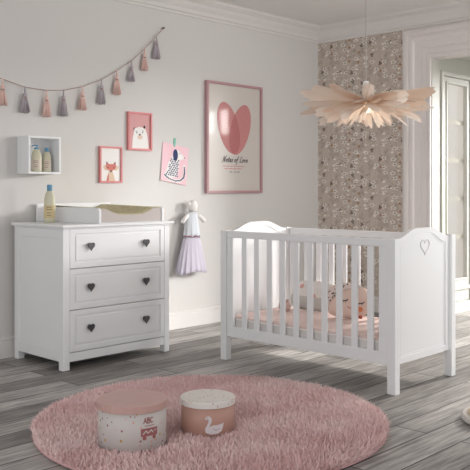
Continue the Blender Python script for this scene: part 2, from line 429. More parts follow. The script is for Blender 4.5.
b = B().prism([(p[0], p[1]) for p in poly], lambda x, z: Vector((x, ty0 + 0.006, z)), lambda x, z: Vector((x, ty1 - 0.022, z)))
o = b.out('mat_core', MATEND, mm); o['label'] = 'greige padded core of the mat'

# ------------------------------------------------------------------ bottles
LOTION = mat('cream_lotion_plastic', (216, 211, 186), 0.3, **{'Subsurface Weight': 0.2, 'Subsurface Radius': (0.02, 0.02, 0.01)})
CAPB = mat('blue_cap_plastic', (98, 150, 184), 0.35)
LABELM = mat('bottle_label_gold', (214, 196, 150), 0.5)
LABELP = mat('bottle_label_pale', (222, 208, 192), 0.5)
INK = mat('label_ink', (140, 112, 98), 0.6)
def bottle(loc, H, r, kind, label, rz=0.0):
    t = thing('lotion_bottle', loc, label, 'bottle', 'cream lotion bottles with blue caps')
    x, y, z = loc
    M = Matrix.Translation(loc) @ Matrix.Rotation(rz, 4, 'Z')
    prof = [(0.86 * r, 0.0), (0.97 * r, 0.006), (r, 0.10 * H), (1.0 * r, 0.42 * H), (0.94 * r, 0.60 * H), (0.78 * r, 0.74 * H), (0.52 * r, 0.82 * H), (0.42 * r, 0.845 * H)]
    B().lathe(prof, M=M, sy=0.62, seg=28).out('bottle_body', LOTION, t, smooth=True)
    if kind == 'cap':
        B().lathe([(0.46 * r, 0.838 * H), (0.47 * r, 0.985 * H), (0.42 * r, H)], M=M, seg=20).out('cap', CAPB, t, smooth=False, bevel=0.001)
    else:
        b = B().lathe([(0.42 * r, 0.835 * H), (0.43 * r, 0.90 * H), (0.16 * r, 0.905 * H), (0.16 * r, 0.96 * H), (0.30 * r, 0.962 * H), (0.30 * r, H)], M=M, seg=18)
        b.tube([M @ Vector((0, 0, 0.982 * H)), M @ Vector((-0.5 * r, 0, 0.985 * H)), M @ Vector((-0.85 * r, 0, 0.955 * H))], 0.10 * r, 8)
        b.out('pump', CAPB, t)
    def on(a, zz): 
        return M @ Vector((1.012 * r * math.cos(a), 1.012 * r * 0.62 * math.sin(a), zz))
    b = B().grid(lambda u, v: on(-PI * 0.86 + u * PI * 0.72, (0.12 + 0.34 * v) * H), 14, 6)
    lb = b.out('label', LABELM if kind == 'gold' or H > 0.2 else LABELP, t, smooth=True)
    b = B()
    for zz, wd in ((0.40, 0.42), (0.34, 0.5), (0.25, 0.3), (0.18, 0.36)):
        b.grid(lambda u, v: M @ Vector((1.02 * r * math.cos(-PI / 2 + (u - 0.5) * wd * 2), 1.02 * r * 0.62 * math.sin(-PI / 2 + (u - 0.5) * wd * 2), (zz + 0.018 * v) * H)), 6, 1)
    b.out('label_print', INK, lb)
    return t
bottle((2.790, 4.33, TZ), 0.242, 0.037, 'cap', 'large cream lotion bottle with blue cap standing on the chest of drawers', -0.75)

# ------------------------------------------------------------------ cube wall shelf with two bottles
SX0, SX1, SY0, SZ0, SZ1 = 2.700, 2.940, 4.430, 1.178, 1.420
sh = thing('wall_shelf', (2.82, WY, SZ0), 'small white open cube shelf mounted on the left wall', 'shelf')
tk = 0.013
b = B().ring(rect(SX0, SX1, SZ0, SZ1), rect(SX0 + tk, SX1 - tk, SZ0 + tk, SZ1 - tk), lambda x, z: Vector((x, SY0, z)), lambda x, z: Vector((x, WY - 0.001, z)))
b.out('shelf_box', WHITE, sh, bevel=0.0015)
B().box(SX0 + tk, SX1 - tk, WY - 0.012, WY - 0.002, SZ0 + tk, SZ1 - tk).out('back_panel', WHITE, sh)
bottle((2.800, 4.500, SZ0 + tk), 0.176, 0.034, 'pump', 'left cream lotion bottle with blue pump inside the cube shelf', -0.7)
bottle((2.878, 4.500, SZ0 + tk), 0.160, 0.029, 'cap', 'right cream lotion bottle with blue cap inside the cube shelf', -0.7)

# ------------------------------------------------------------------ framed pictures, card, poster (left wall)
PINKF = mat('coral_pink_frame', (214, 132, 132), 0.5)
ROSEF = mat('dusty_rose_frame', (184, 142, 146), 0.45)
PWHITE = mat('print_paper_white', (240, 237, 234), 0.7)
PPINK = mat('print_pink_ground', (214, 160, 160), 0.7)
CREAMP = mat('poster_paper', (208, 201, 194), 0.35, **{'Coat Weight': 0.12, 'Coat Roughness': 0.06})
BLACK = mat('print_black', (44, 40, 44), 0.7)
RUST = mat('print_fox_red', (206, 120, 110), 0.7)
TAN = mat('print_tan', (220, 196, 172), 0.7)
PEACH = mat('print_peach', (226, 200, 184), 0.7)
NAVY = mat('print_navy', (34, 44, 98), 0.7)
CARDP = mat('card_pink', (240, 200, 208), 0.7)
TAPE = mat('mint_tape', (120, 190, 168), 0.6)
DARKRED = mat('print_script_ink', (110, 96, 100), 0.7)
PRED = mat('print_red_text', (206, 140, 140), 0.7)
def fingerprint(name, c1, c2):
    m = mat(name, c1, 0.6, **{'Coat Weight': 0.12, 'Coat Roughness': 0.06})
    n = NT(m); wv = n.n('ShaderNodeTexWave', wave_type='RINGS', rings_direction='Y'); n.t.links.new(n.coord(), wv.inputs[0])
    wv.inputs['Scale'].default_value = 22; wv.inputs['Distortion'].default_value = 6; wv.inputs['Detail'].default_value = 2
    ns = n.noise(n.coord(), 60, 2)
    n.put(n.b.inputs['Base Color'], n.mix(n.math('MULTIPLY', n.math('ADD', wv.outputs['Fac'], ns), 0.5), lin(c1), lin(c2)))
    return m
FP1 = fingerprint('thumbprint_pink', (186, 112, 112), (208, 148, 146))
FP2 = fingerprint('thumbprint_deep', (172, 96, 98), (194, 124, 122))

def frame(name, x0, x1, z0, z1, wdt, depth, fm, paper, label, cat, group=None):
    t = thing(name, ((x0 + x1) / 2, WY, z0), label, cat, group)
    B().ring(rect(x0, x1, z0, z1), rect(x0 + wdt, x1 - wdt, z0 + wdt, z1 - wdt), lambda x, z: Vector((x, WY - depth, z)), lambda x, z: Vector((x, WY - 0.0005, z))).out('frame', fm, t, bevel=0.0015)
    p = B().box(x0 + wdt, x1 - wdt, WY - depth * 0.5, WY - 0.002, z0 + wdt, z1 - wdt).out('print', paper, t)
    ps = lambda u, v, l: Vector((x0 + wdt + u * (x1 - x0 - 2 * wdt), WY - depth * 0.5 - 0.0004 - l, z0 + wdt + v * (z1 - z0 - 2 * wdt)))
    return t, p, ps
# bear
t, p, ps = frame('framed_picture', 3.594, 3.821, 1.364, 1.646, 0.015, 0.022, PINKF, PPINK, 'pink framed print of a white bear on pink, above the tilted dog card', 'picture', 'small pink animal pictures')
body = [(0.14, 0.0), (0.17, 0.30), (0.24, 0.52), (0.34, 0.60), (0.48, 0.635), (0.64, 0.62), (0.78, 0.57), (0.86, 0.42), (0.90, 0.22), (0.93, 0.0)]
it = [(0, body, 0), (1, ell(0.25, 0.565, 0.05, 0.04), 1), (1, ell(0.72, 0.635, 0.05, 0.045), 1), (0, ell(0.29, 0.555, 0.05, 0.035), 2), (2, ell(0.52, 0.33, 0.12, 0.065), 1),
      (1, ell(0.36, 0.455, 0.028, 0.018), 2), (1, ell(0.64, 0.475, 0.028, 0.018), 2), (1, ell(0.50, 0.405, 0.05, 0.025), 2),
      (1, ell(0.34, 0.50, 0.05, 0.008), 2), (1, ell(0.66, 0.52, 0.05, 0.008), 2)]
poly_art('bear_drawing', p, it, [PWHITE, BLACK, PEACH], ps)
# fox
t, p, ps = frame('framed_picture', 3.343, 3.541, 1.124, 1.383, 0.013, 0.022, PINKF, PWHITE, 'pink framed print of a red fox on white, beside the bear picture', 'picture', 'small pink animal pictures')
it = [(1, [(0.28, 0.0), (0.33, 0.14), (0.41, 0.30), (0.60, 0.30), (0.68, 0.14), (0.74, 0.0)], 0), (0, [(0.28, 0.0), (0.33, 0.14), (0.41, 0.26), (0.41, 0.0)], 1),
      (0, [(0.24, 0.46), (0.28, 0.56), (0.40, 0.52), (0.62, 0.52), (0.74, 0.56), (0.78, 0.46), (0.74, 0.38), (0.51, 0.28), (0.28, 0.38)], 2),
      (1, ell(0.25, 0.40, 0.13, 0.075, 16, -0.3), 1), (1, ell(0.78, 0.40, 0.13, 0.075, 16, 0.3), 1),
      (2, [(0.26, 0.54), (0.29, 0.60), (0.37, 0.53)], 3), (2, [(0.76, 0.54), (0.73, 0.60), (0.65, 0.53)], 3),
      (2, ell(0.51, 0.295, 0.05, 0.026), 4), (2, ell(0.37, 0.41, 0.035, 0.016), 4), (2, ell(0.65, 0.41, 0.035, 0.016), 4)]
poly_art('fox_drawing', p, it, [RUST, TAN, BLACK], ps)
# dog card with tape, turned a few degrees on the wall
card = thing('picture_card', (4.06, WY, 1.28), 'tilted pink card with a spotted white dog, taped to the wall', 'card')
P00, P10, P11, P01 = (3.912, 1.148), (4.172, 1.106), (4.205, 1.398), (3.940, 1.440)
def bil(u, v): return ((P00[0] * (1 - u) + P10[0] * u) * (1 - v) + (P01[0] * (1 - u) + P11[0] * u) * v, (P00[1] * (1 - u) + P10[1] * u) * (1 - v) + (P01[1] * (1 - u) + P11[1] * u) * v)
pc = B().prism([(0, 0), (1, 0), (1, 1), (0, 1)], lambda u, v: Vector((bil(u, v)[0], WY - 0.004 - 0.006 * (1 - v), bil(u, v)[1])), lambda u, v: Vector((bil(u, v)[0], WY - 0.003 - 0.006 * (1 - v), bil(u, v)[1]))).out('paper', CARDP, card)
ps = lambda u, v, l: Vector((bil(u, v)[0], WY - 0.0044 - 0.006 * (1 - v) - l, bil(u, v)[1]))
dog = [(0.12, 0.17), (0.20, 0.33), (0.25, 0.50), (0.36, 0.64), (0.42, 0.80), (0.48, 0.88), (0.60, 0.88), (0.72, 0.80), (0.84, 0.74), (0.86, 0.69), (0.72, 0.65), (0.66, 0.56), (0.66, 0.40), (0.62, 0.28), (0.64, 0.17), (0.40, 0.13)]
it = [(0, dog, 0)]
tail = [(0.13, 0.16), (0.30, 0.09), (0.55, 0.06), (0.76, 0.10), (0.88, 0.20), (0.90, 0.34), (0.87, 0.50)]
for q in stroke(tail, 0.085): it.append((0, q, 0.2))
for i in range(len(tail) - 1):
    for k in range(4):
        f = k / 4; x = tail[i][0] * (1 - f) + tail[i + 1][0] * f; y = tail[i][1] * (1 - f) + tail[i + 1][1] * f
        it.append((1, ell(x, y, 0.026, 0.020, 8), 2))
it.append((1, ell(0.50, 0.735, 0.095, 0.155, 20, 0.08), 2)); it.append((1, ell(0.85, 0.715, 0.022, 0.018, 10), 2)); it.append((1, ell(0.66, 0.80, 0.014, 0.014, 8), 2))
rr = random.Random(3)
for i in range(9):
    for k in range(6):
        x = 0.20 + 0.085 * k + 0.042 * (i % 2); y = 0.19 + 0.052 * i
        lo = 0.14 + 0.34 * max(0, (y - 0.17)) ; hi = 0.66
        if lo + 0.05 < x < hi - 0.03: it.append((1, ell(x + rr.uniform(-.01, .01), y, 0.031, 0.021, 8), 2))
poly_art('dog_drawing', pc, it, [PWHITE, NAVY], ps)
o = B().prism([(0.405, 0.945), (0.475, 0.94), (0.475, 1.17), (0.405, 1.175)], lambda u, v: Vector((bil(u, v)[0], WY - 0.0052, bil(u, v)[1])), lambda u, v: Vector((bil(u, v)[0], WY - 0.0004, bil(u, v)[1]))).out('tape', TAPE, card)
o['label'] = 'mint green strip of tape'

# heart poster
t, p, ps = frame('framed_poster', 4.380, 5.040, 1.046, 1.951, 0.020, 0.034, ROSEF, CREAMP, 'large rose framed poster with a thumbprint heart and script', 'poster')
W_, H_ = 0.62, 0.865
def pm(u, v, l): return ps(u / W_, v / H_, l)
A_ = ell(0.240, 0.515, 0.118, 0.222, 40, 0.36)
Bq = ell(0.376, 0.508, 0.114, 0.222, 40, -0.36)
def clip(sub, cl):
    out = sub
    for i in range(len(cl)):
        a, c = cl[i], cl[(i + 1) % len(cl)]; src, out = out, []
        ins = lambda q: (c[0] - a[0]) * (q[1] - a[1]) - (c[1] - a[1]) * (q[0] - a[0]) >= 0
        for j in range(len(src)):
            q, r_ = src[j], src[(j + 1) % len(src)]
            if ins(q): out.append(q)
            if ins(q) != ins(r_):
                d1 = (c[0] - a[0]) * (q[1] - a[1]) - (c[1] - a[1]) * (q[0] - a[0]); d2 = (c[0] - a[0]) * (r_[1] - a[1]) - (c[1] - a[1]) * (r_[0] - a[0])
                f = d1 / (d1 - d2); out.append((q[0] + f * (r_[0] - q[0]), q[1] + f * (r_[1] - q[1])))
    return out
it = [(0, A_, 0), (0, Bq, 0.5), (1, clip(A_, Bq), 1)]
GL = {  # drawn letter strokes in a box of height 1 (x-height 0.5)
 'N': [[(0.0, -0.05), (0.12, 0.1), (0.22, 1.0), (0.5, 0.05), (0.66, 1.0), (0.76, 1.08)]],
 'o': [[(0.3, 0.5), (0.12, 0.45), (0.06, 0.2), (0.16, 0.02), (0.34, 0.08), (0.42, 0.3), (0.3, 0.5), (0.5, 0.42)]],
 't': [[(0.2, 0.85), (0.12, 0.2), (0.2, 0.0), (0.36, 0.12)], [(0.0, 0.55), (0.36, 0.6)]],
 'e': [[(0.06, 0.22), (0.36, 0.34), (0.3, 0.5), (0.14, 0.46), (0.06, 0.2), (0.18, 0.0), (0.4, 0.12)]],
 's': [[(0.34, 0.46), (0.2, 0.5), (0.14, 0.36), (0.3, 0.2), (0.24, 0.03), (0.04, 0.04)]],
 'f': [[(0.42, 0.92), (0.3, 1.0), (0.2, 0.7), (0.1, -0.3), (0.0, -0.42)], [(0.02, 0.48), (0.36, 0.52)]],
 'L': [[(0.42, 0.9), (0.3, 1.0), (0.2, 0.7), (0.12, 0.1), (0.0, 0.02), (0.3, 0.06), (0.56, 0.0)]],
 'v': [[(0.02, 0.46), (0.1, 0.5), (0.18, 0.02), (0.38, 0.48), (0.46, 0.44)]],
 'A': [[(0.0, 0.0), (0.3, 1.0), (0.6, 0.0)], [(0.1, 0.36), (0.5, 0.36)]],
 'B': [[(0.05, 0.0), (0.05, 1.0), (0.4, 0.95), (0.42, 0.6), (0.05, 0.52), (0.5, 0.46), (0.48, 0.04), (0.05, 0.0)]],
 'C': [[(0.55, 0.85), (0.3, 1.0), (0.06, 0.7), (0.06, 0.3), (0.3, 0.0), (0.55, 0.15)]]}
def write(text, x, y, h, w, slant, adv, mi, layer):
    items = []
    for chh in text:
        if chh == ' ': x += h * 0.35; continue
        for st in GL[chh]:
            for q in stroke([(x + (a + slant * b_) * h, y + b_ * h) for a, b_ in st], w): items.append((mi, q, layer))
        x += h * (max(a for st in GL[chh] for a, _ in st) + adv)
    return items
it += write('Notes of Love', 0.165, 0.236, 0.046, 0.0075, 0.28, 0.06, 2, 1)
for y, xa, xb in ((0.198, 0.17, 0.43), (0.178, 0.19, 0.40)):
    x = xa
    while x < xb:
        wd = rr.uniform(0.02, 0.05); it.append((3, rect(x, min(x + wd, xb), y, y + 0.008), 1)); x += wd + 0.008
for xa in (0.25, 0.30, 0.34): it.append((2, rect(xa, xa + 0.03, 0.152, 0.158), 1))
poly_art('heart_print', p, it, [FP1, FP2, DARKRED, PRED], pm)

# ------------------------------------------------------------------ tassel garland
STR = mat('garland_cord', (168, 140, 134), 0.8)
TP = mat('tassel_pink', (232, 198, 188), 0.9, spec=0.1)
TG = mat('tassel_mauve_grey', (184, 175, 181), 0.9, spec=0.1)
gar = thing('tassel_garland', (3.0, WY - 0.03, 1.75), 'string garland of pink and grey tassels hung in a swag on the wall', 'garland')
gp = [(2.30, 1.915), (2.45, 1.83), (2.562, 1.783), (2.744, 1.742), (2.905, 1.735), (3.038, 1.748), (3.192, 1.786), (3.353, 1.852), (3.489, 1.929), (3.621, 2.014), (3.743, 2.120), (3.859, 2.232), (3.93, 2.300)]
def gz(x):
    for (a, za), (b_, zb) in zip(gp, gp[1:]):
        if a <= x <= b_: return za + (zb - za) * (x - a) / (b_ - a)
GY = WY - 0.024
B().tube([(x, GY, z) for x, z in gp], 0.0026, 6).out('cord', STR, gar)
for hx in (2.30, 3.93): B().lathe([(0.008, 0), (0.008, 0.012), (0.004, 0.014), (0.004, 0.028)], M=Matrix.Translation((hx, WY - 0.028, gz(hx))) @ Matrix.Rotation(-PI / 2, 4, 'X'), seg=12).out('hook', METAL, gar)
for i, x in enumerate((2.583, 2.744, 2.905, 3.038, 3.192, 3.353, 3.489, 3.621, 3.743, 3.859)):
    z = gz(x); m = TP if i % 2 == 0 else TG
    L = (0.165, 0.165, 0.172, 0.172, 0.160, 0.172, 0.172, 0.148, 0.160, 0.172)[i]
    b = B()
    b.tube([(x, GY, z + 0.004), (x, GY, z - 0.045)], 0.005, 6)
    b.lathe([(0.004, -0.035), (0.012, -0.042), (0.014, -0.055), (0.010, -0.066), (0.008, -0.070)], (x, GY, z), 12)
    for k in range(54):                                     # yarn strands
        a = R.uniform(0, 2 * PI); q = math.sqrt(R.random()); rt = 0.010 * q; rb = 0.034 * q
        l2 = L * R.uniform(0.93, 1.03); sy = 0.55
        p0 = (x + rt * math.cos(a), GY + rt * math.sin(a) * sy, z - 0.064)
        p1 = (x + (rt + 0.55 * (rb - rt)) * math.cos(a), GY + (rt + 0.5 * (rb - rt)) * math.sin(a) * sy, z - 0.064 - 0.4 * (l2 - 0.064))
        p2 = (x + rb * math.cos(a) + R.uniform(-.003, .003), GY + rb * math.sin(a) * sy, z - l2)
        b.tube([p0, p1, p2], 0.0034, 4, cap=True)
    o = b.out('tassel', m, gar, smooth=True)
    o['label'] = 'pink yarn tassel' if i % 2 == 0 else 'mauve grey yarn tassel'
    B().lathe([(0.0115, -0.062), (0.0125, -0.066), (0.0115, -0.071)], (x, GY, z), 12).out('tassel_band', STR, o)

# ------------------------------------------------------------------ hanging rag doll
DSKIN = mat('doll_linen', (238, 234, 230), 0.85)
DTOP = mat('doll_bodice_grey_blue', (212, 216, 222), 0.85)
DSK = mat('doll_skirt_lilac_tulle', (198, 192, 206), 0.85)
DSASH = mat('doll_sash_plum', (150, 112, 128), 0.7)
DY = WY - 0.062
dl = thing('rag_doll', (4.19, DY, 0.43), 'white rag doll in pale bodice and lilac tulle skirt hanging on the wall', 'doll')
dx = 4.185
B().lathe([(0.004, -0.046), (0.022, -0.042), (0.036, -0.026), (0.041, 0.0), (0.038, 0.022), (0.026, 0.040), (0.005, 0.047)], (dx + 0.010, DY, 0.945), 24, sy=0.85).lathe([(0.018, -0.02), (0.015, 0.03)], (dx + 0.004, DY, 0.888), 12).out('head', DSKIN, dl, smooth=True)
B().lathe([(0.004, -0.018), (0.017, -0.013), (0.020, 0.0), (0.015, 0.014), (0.004, 0.019)], (dx - 0.028, DY + 0.004, 0.966), 16).out('hair_bun', DSKIN, dl, smooth=True)
for s_, tip in ((-1, (dx - 0.106, DY - 0.012, 0.826)), (1, (dx + 0.122, DY - 0.012, 0.828))):
    q0 = Vector((dx + s_ * 0.040, DY, 0.880)); q2 = Vector(tip); q1 = q0.lerp(q2, 0.5) + Vector((0, -0.006, 0.008))
    B().tube([q0, q1, q2, q2 + (q2 - q1).normalized() * 0.008], [0.019, 0.016, 0.017, 0.007], 12).out('arm', DSKIN, dl, smooth=True)
def pleat(cx, cz0, cz1, r0, r1, amp, n_, sy):
    def fn(u, v):
        a = 2 * PI * u; r = (r0 + (r1 - r0) * v ** 0.9) * (1 + amp * v * math.sin(n_ * a) + 0.4 * amp * v * math.sin((n_ * 2 + 1) * a + 1))
        return Vector((cx + r * math.cos(a), DY + r * sy * math.sin(a), cz0 + (cz1 - cz0) * v + 0.010 * v * math.sin(3 * a)))
    return fn
B().grid(pleat(dx - 0.002, 0.897, 0.708, 0.052, 0.078, 0.05, 9, 0.55), 96, 8, wrap=True).out('bodice', DTOP, dl, smooth=True, solid=0.003)
B().grid(pleat(dx - 0.004, 0.718, 0.432, 0.074, 0.150, 0.05, 16, 0.38), 192, 10, wrap=True).out('skirt', DSK, dl, smooth=True, solid=0.003)
B().grid(pleat(dx - 0.004, 0.720, 0.470, 0.070, 0.126, 0.06, 13, 0.38), 160, 10, wrap=True).out('underskirt', DSK, dl, smooth=True, solid=0.003)
B().lathe([(0.079, 0.0), (0.081, 0.007), (0.078, 0.014)], (dx - 0.004, DY, 0.707), 32, sy=0.55, closed=False).out('sash', DSASH, dl, smooth=True, solid=0.002)
B().tube([(dx, DY + 0.02, 0.89), (dx - 0.01, DY + 0.05, 0.96), (dx, WY - 0.004, 1.0)], 0.003, 6).out('hanging_loop', DSKIN, dl)

# ------------------------------------------------------------------ crib
KX0, KX1, KY0, KY1 = 3.545, 4.185, 2.262, 3.552
cr = thing('baby_crib', (3.865, 2.907, 0), 'white slatted baby crib with arched ends and a heart on one end', 'crib')
pw = 0.046
for xa in (KX0, KX1 - pw):
    for ya in (KY0, KY1 - pw - 0.004):
        B().box(xa, xa + pw, ya, ya + pw + 0.004, 0, 0.818).out('post', WHITE, cr, bevel=0.003)
def arch(inset, zb):
    xa, xb = KX0 + pw + inset, KX1 - pw - inset
    pts = [(xa, zb), (xb, zb)]
    top = []
    base, crown = 0.812 - inset * 0.95, 0.862 - inset * 0.80
    for i in range(29):
        u = i / 28; w_ = abs(u - 0.5) * 2
        # flat shoulders, an ogee, then a nearly flat crown
        k = max(0.0, min(1.0, (0.98 - w_) / 0.72)); k = k * k * (3 - 2 * k)
        top.append((xb + (xa - xb) * u, base + (crown - base) * k + 0.004 * (1 - w_ * w_)))
    return pts + top
for ya, out_s, inn in ((KY0 + 0.024, -1, 1), (KY1 - 0.040, 1, -1)):
    b = B().prism(arch(0, 0.152), lambda x, z: Vector((x, ya, z)), lambda x, z: Vector((x, ya + 0.016, z)))
    ep = b.out('end_panel', WHITE, cr, bevel=0.002)
    for yy, s_ in ((ya, -1), (ya + 0.016, 1)):
        b = B().ring(arch(0, 0.152), arch(0.036, 0.185), lambda x, z: Vector((x, yy + s_ * 0.0045, z)), lambda x, z: Vector((x, yy, z)))
        b.ring(arch(0.041, 0.190), arch(0.046, 0.195), lambda x, z: Vector((x, yy + s_ * 0.002, z)), lambda x, z: Vector((x, yy, z)))
        b.out('panel_frame', WHITE, ep, bevel=0.0012)
    if out_s < 0:
        h1, h2 = heart(3.882, 0.757, 0.098, 0.088), heart(3.882, 0.757, 0.086, 0.076)
        o = B().ring(h1, h2, lambda x, z: Vector((x, ya - 0.0035, z)), lambda x, z: Vector((x, ya, z))).out('heart_outline', HEARTM, ep, bevel=0.001)
def crib_side(xa, xb):
    ya, yb = KY0 + pw + 0.005, KY1 - pw - 0.009
    B().box(xa, xb, ya, yb, 0.774, 0.816).out('top_rail', WHITE, cr, bevel=0.004)
    B().box(xa, xb, ya, yb, 0.152, 0.218).out('bottom_rail', WHITE, cr, bevel=0.003)
    for y in (ya, yb - 0.052): B().box(xa, xb, y, y + 0.052, 0.218, 0.774).out('stile', WHITE, cr, bevel=0.002)
    for i in range(10):
        yc = 2.4235 + i * 0.1034
        B().box(xa + 0.006, xb - 0.006, yc - 0.0205, yc + 0.0205, 0.216, 0.776).out('slat', WHITE, cr, bevel=0.003)
crib_side(KX0 + 0.002, KX0 + 0.026)
crib_side(KX1 - 0.026, KX1 - 0.002)
B().box(KX0 + 0.027, KX1 - 0.027, KY0 + 0.045, KY1 - 0.045, 0.150, 0.165).out('mattress_base', WHITE, cr)
MAT = mat('mattress_blush_sheet', (226, 204, 198), 0.85)
MSIDE = mat('mattress_side_pale', (222, 218, 215), 0.8)
PIPE = mat('mattress_piping', (238, 234, 230), 0.7)
mt = thing('crib_mattress', (3.865, 2.907, 0.166), 'blush pink mattress lying inside the white crib', 'mattress')
mx0, mx1, my0, my1 = KX0 + 0.032, KX1 - 0.032, KY0 + 0.052, KY1 - 0.052
B().box(mx0, mx1, my0, my1, 0.166, 0.268).out('mattress_body', MSIDE, mt, bevel=0.012)
B().box(mx0 + 0.001, mx1 - 0.001, my0 + 0.001, my1 - 0.001, 0.258, 0.282).out('sheet', MAT, mt, bevel=0.009)
q = [(mx0, my0), (mx1, my0), (mx1, my1), (mx0, my1), (mx0, my0)]
B().tube([(x, y, 0.262) for x, y in q], 0.0045, 6).out('piping', PIPE, mt)

# cushions in the crib
def cushion_mesh(b, c, ux, uz, un, w, h, t, pinch=0.12, rnd=2.6):
    """pillow: superellipse outline w x h in the plane (ux, uz), thickness t along un"""
    c, ux, uz, un = Vector(c), Vector(ux), Vector(uz), Vector(un)
    for s_ in (1, -1):
        def fn(u, v):
            a = 2 * PI * u; e = 2 / rnd
            cx = math.copysign(abs(math.cos(a)) ** e, math.cos(a)) * w / 2 * v
            cz = math.copysign(abs(math.sin(a)) ** e, math.sin(a)) * h / 2 * v
            d = s_ * t / 2 * math.sqrt(max(0, 1 - v ** 2.4))
            return c + ux * cx + uz * cz + un * d
        b.grid(fn, 48, 12, wrap=True)
    return b
def dotted(name, base, dot, scale, thr, rad, zsplit=None, low=None):
    m = mat(name, base, 0.9, spec=0.1); n = NT(m)
    vo = n.n('ShaderNodeTexVoronoi'); n.t.links.new(n.coord(), vo.inputs['Vector']); vo.inputs['Scale'].default_value = scale
    csep = n.n('ShaderNodeSeparateColor'); n.t.links.new(vo.outputs['Color'], csep.inputs[0])
    msk = n.math('MULTIPLY', n.math('LESS_THAN', vo.outputs['Distance'], rad), n.math('GREATER_THAN', csep.outputs[0], thr))
    c = n.mix(msk, lin(base), lin(dot))
    if zsplit is not None:
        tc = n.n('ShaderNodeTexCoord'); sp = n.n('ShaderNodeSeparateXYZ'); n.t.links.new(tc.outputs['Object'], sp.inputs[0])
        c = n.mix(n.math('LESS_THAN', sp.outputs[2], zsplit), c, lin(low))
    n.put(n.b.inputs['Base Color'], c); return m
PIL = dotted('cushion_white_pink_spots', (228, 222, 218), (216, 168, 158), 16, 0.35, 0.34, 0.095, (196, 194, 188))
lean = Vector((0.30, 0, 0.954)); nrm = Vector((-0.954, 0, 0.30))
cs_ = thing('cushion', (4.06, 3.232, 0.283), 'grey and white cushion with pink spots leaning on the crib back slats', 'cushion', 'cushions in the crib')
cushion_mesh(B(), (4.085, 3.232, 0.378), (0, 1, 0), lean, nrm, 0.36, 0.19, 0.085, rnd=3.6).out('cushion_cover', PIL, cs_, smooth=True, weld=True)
BANDM = mat('cushion_band', (150, 140, 132), 0.9)
B().tube([Vector((4.085, 3.232, 0.378)) + Vector((0, 1, 0)) * (0.18 * math.copysign(abs(math.cos(a)) ** 0.556, math.cos(a))) + lean * (0.095 * math.copysign(abs(math.sin(a)) ** 0.556, math.sin(a))) for a in (2 * PI * i / 48 for i in range(49))], 0.0035, 6).out('seam_piping', PIL, cs_)
# sleeping-face cushion
FACE = mat('cushion_face_blush', (232, 206, 194), 0.9, spec=0.1)
HOOD = dotted('cushion_hood_dotted', (222, 206, 200), (92, 78, 80), 62, 0.12, 0.36)
LASH = mat('lash_black', (60, 54, 56), 0.8)
CHEEK = mat('cheek_orange', (226, 142, 96), 0.8)
BOW = mat('bow_red', (186, 96, 84), 0.8)
fc = thing('face_cushion', (3.98, 2.885, 0.283), 'blush cushion with a sleeping face, orange cheeks and dotted hood in the crib', 'cushion', 'cushions in the crib')
FC = Vector((3.985, 2.885, 0.390)); ux = Vector((0.30, -0.954, 0)).normalized(); ln2 = Vector((0.28, -0.03, 0.96)).normalized(); fn_ = ux.cross(ln2).normalized()
if fn_.x > 0: fn_ = -fn_
tl = -0.10
uxr = ux * math.cos(tl) + ln2 * math.sin(tl); uzr = -ux * math.sin(tl) + ln2 * math.cos(tl)
cushion_mesh(B(), FC, uxr, uzr, fn_, 0.31, 0.215, 0.10, rnd=2.5).out('cushion_body', FACE, fc, smooth=True, weld=True)
def fs(a, c_, lift=0.003):
    """point on the face's front surface at (a, c) in its plane"""
    v = min(0.999, (abs(a / 0.155) ** 2.5 + abs(c_ / 0.1075) ** 2.5) ** 0.4); d = 0.05 * math.sqrt(max(0, 1 - v ** 2.4))
    return FC + uxr * a + uzr * c_ + fn_ * (d + lift)
def face_patch(name, polys, m):
    b = B()
    for p_ in polys:
        ring_ = [b.bm.verts.new(fs(*q_)) for q_ in p_]
        if len(p_) < 8: b._f(ring_); continue
        mid = b.bm.verts.new(fs(sum(q_[0] for q_ in p_) / len(p_), sum(q_[1] for q_ in p_) / len(p_)))
        for k_ in range(len(ring_)): b._f([ring_[k_], ring_[(k_ + 1) % len(ring_)], mid])
    return b.out(name, m, fc, recalc=False)
b = B()                                               # dotted hood sweeping over the upper left of the face
def hoodf(u, v):
    a0 = math.radians(62 + 178 * u); rr_ = 1.02 - (0.62 * v) * math.sin(PI * min(1, max(0, u * 0.9 + 0.08)))
    q_ = (0.155 * rr_ * math.cos(a0), 0.1075 * rr_ * math.sin(a0)); vv = min(0.9999, math.hypot(q_[0] / 0.155, q_[1] / 0.1075))
    return FC + uxr * q_[0] + uzr * q_[1] + fn_ * (0.05 * math.sqrt(max(0, 1 - vv ** 2.4)) + 0.004)
b.grid(hoodf, 28, 8); o = b.out('hood', HOOD, fc, smooth=True, solid=0.004); o['label'] = 'dotted hood over the face'
def arcp(cx, cz, w, h): return [(cx + w * math.cos(a), cz - h * math.sin(a)) for a in (PI * i / 8 for i in range(9))]
for cx in (-0.006, 0.094):
    face_patch('eyelash', stroke(arcp(cx, 0.006, 0.024, 0.012), 0.006) + [s_ for k in (-1, 0, 1) for s_ in stroke([(cx + k * 0.013, -0.005), (cx + k * 0.018, -0.016)], 0.003)], LASH)
for cx, cz, rx in ((-0.034, -0.030, 0.011), (0.106, -0.040, 0.018)): face_patch('cheek', [ell(cx, cz, rx, rx * 0.85, 16)], CHEEK)
face_patch('mouth', stroke(arcp(0.045, -0.036, 0.016, 0.008), 0.004), BOW)
b = B()
for s_ in (-1, 1):
    b.lathe([(0.002, 0), (0.010, 0.008), (0.012, 0.022), (0.002, 0.028)], M=Matrix.Translation(FC + uxr * 0.108 - uzr * 0.085 + fn_ * 0.035) @ Matrix.Rotation(s_ * PI / 2, 4, 'X'), seg=10)
b.out('bow', BOW, fc, smooth=True)
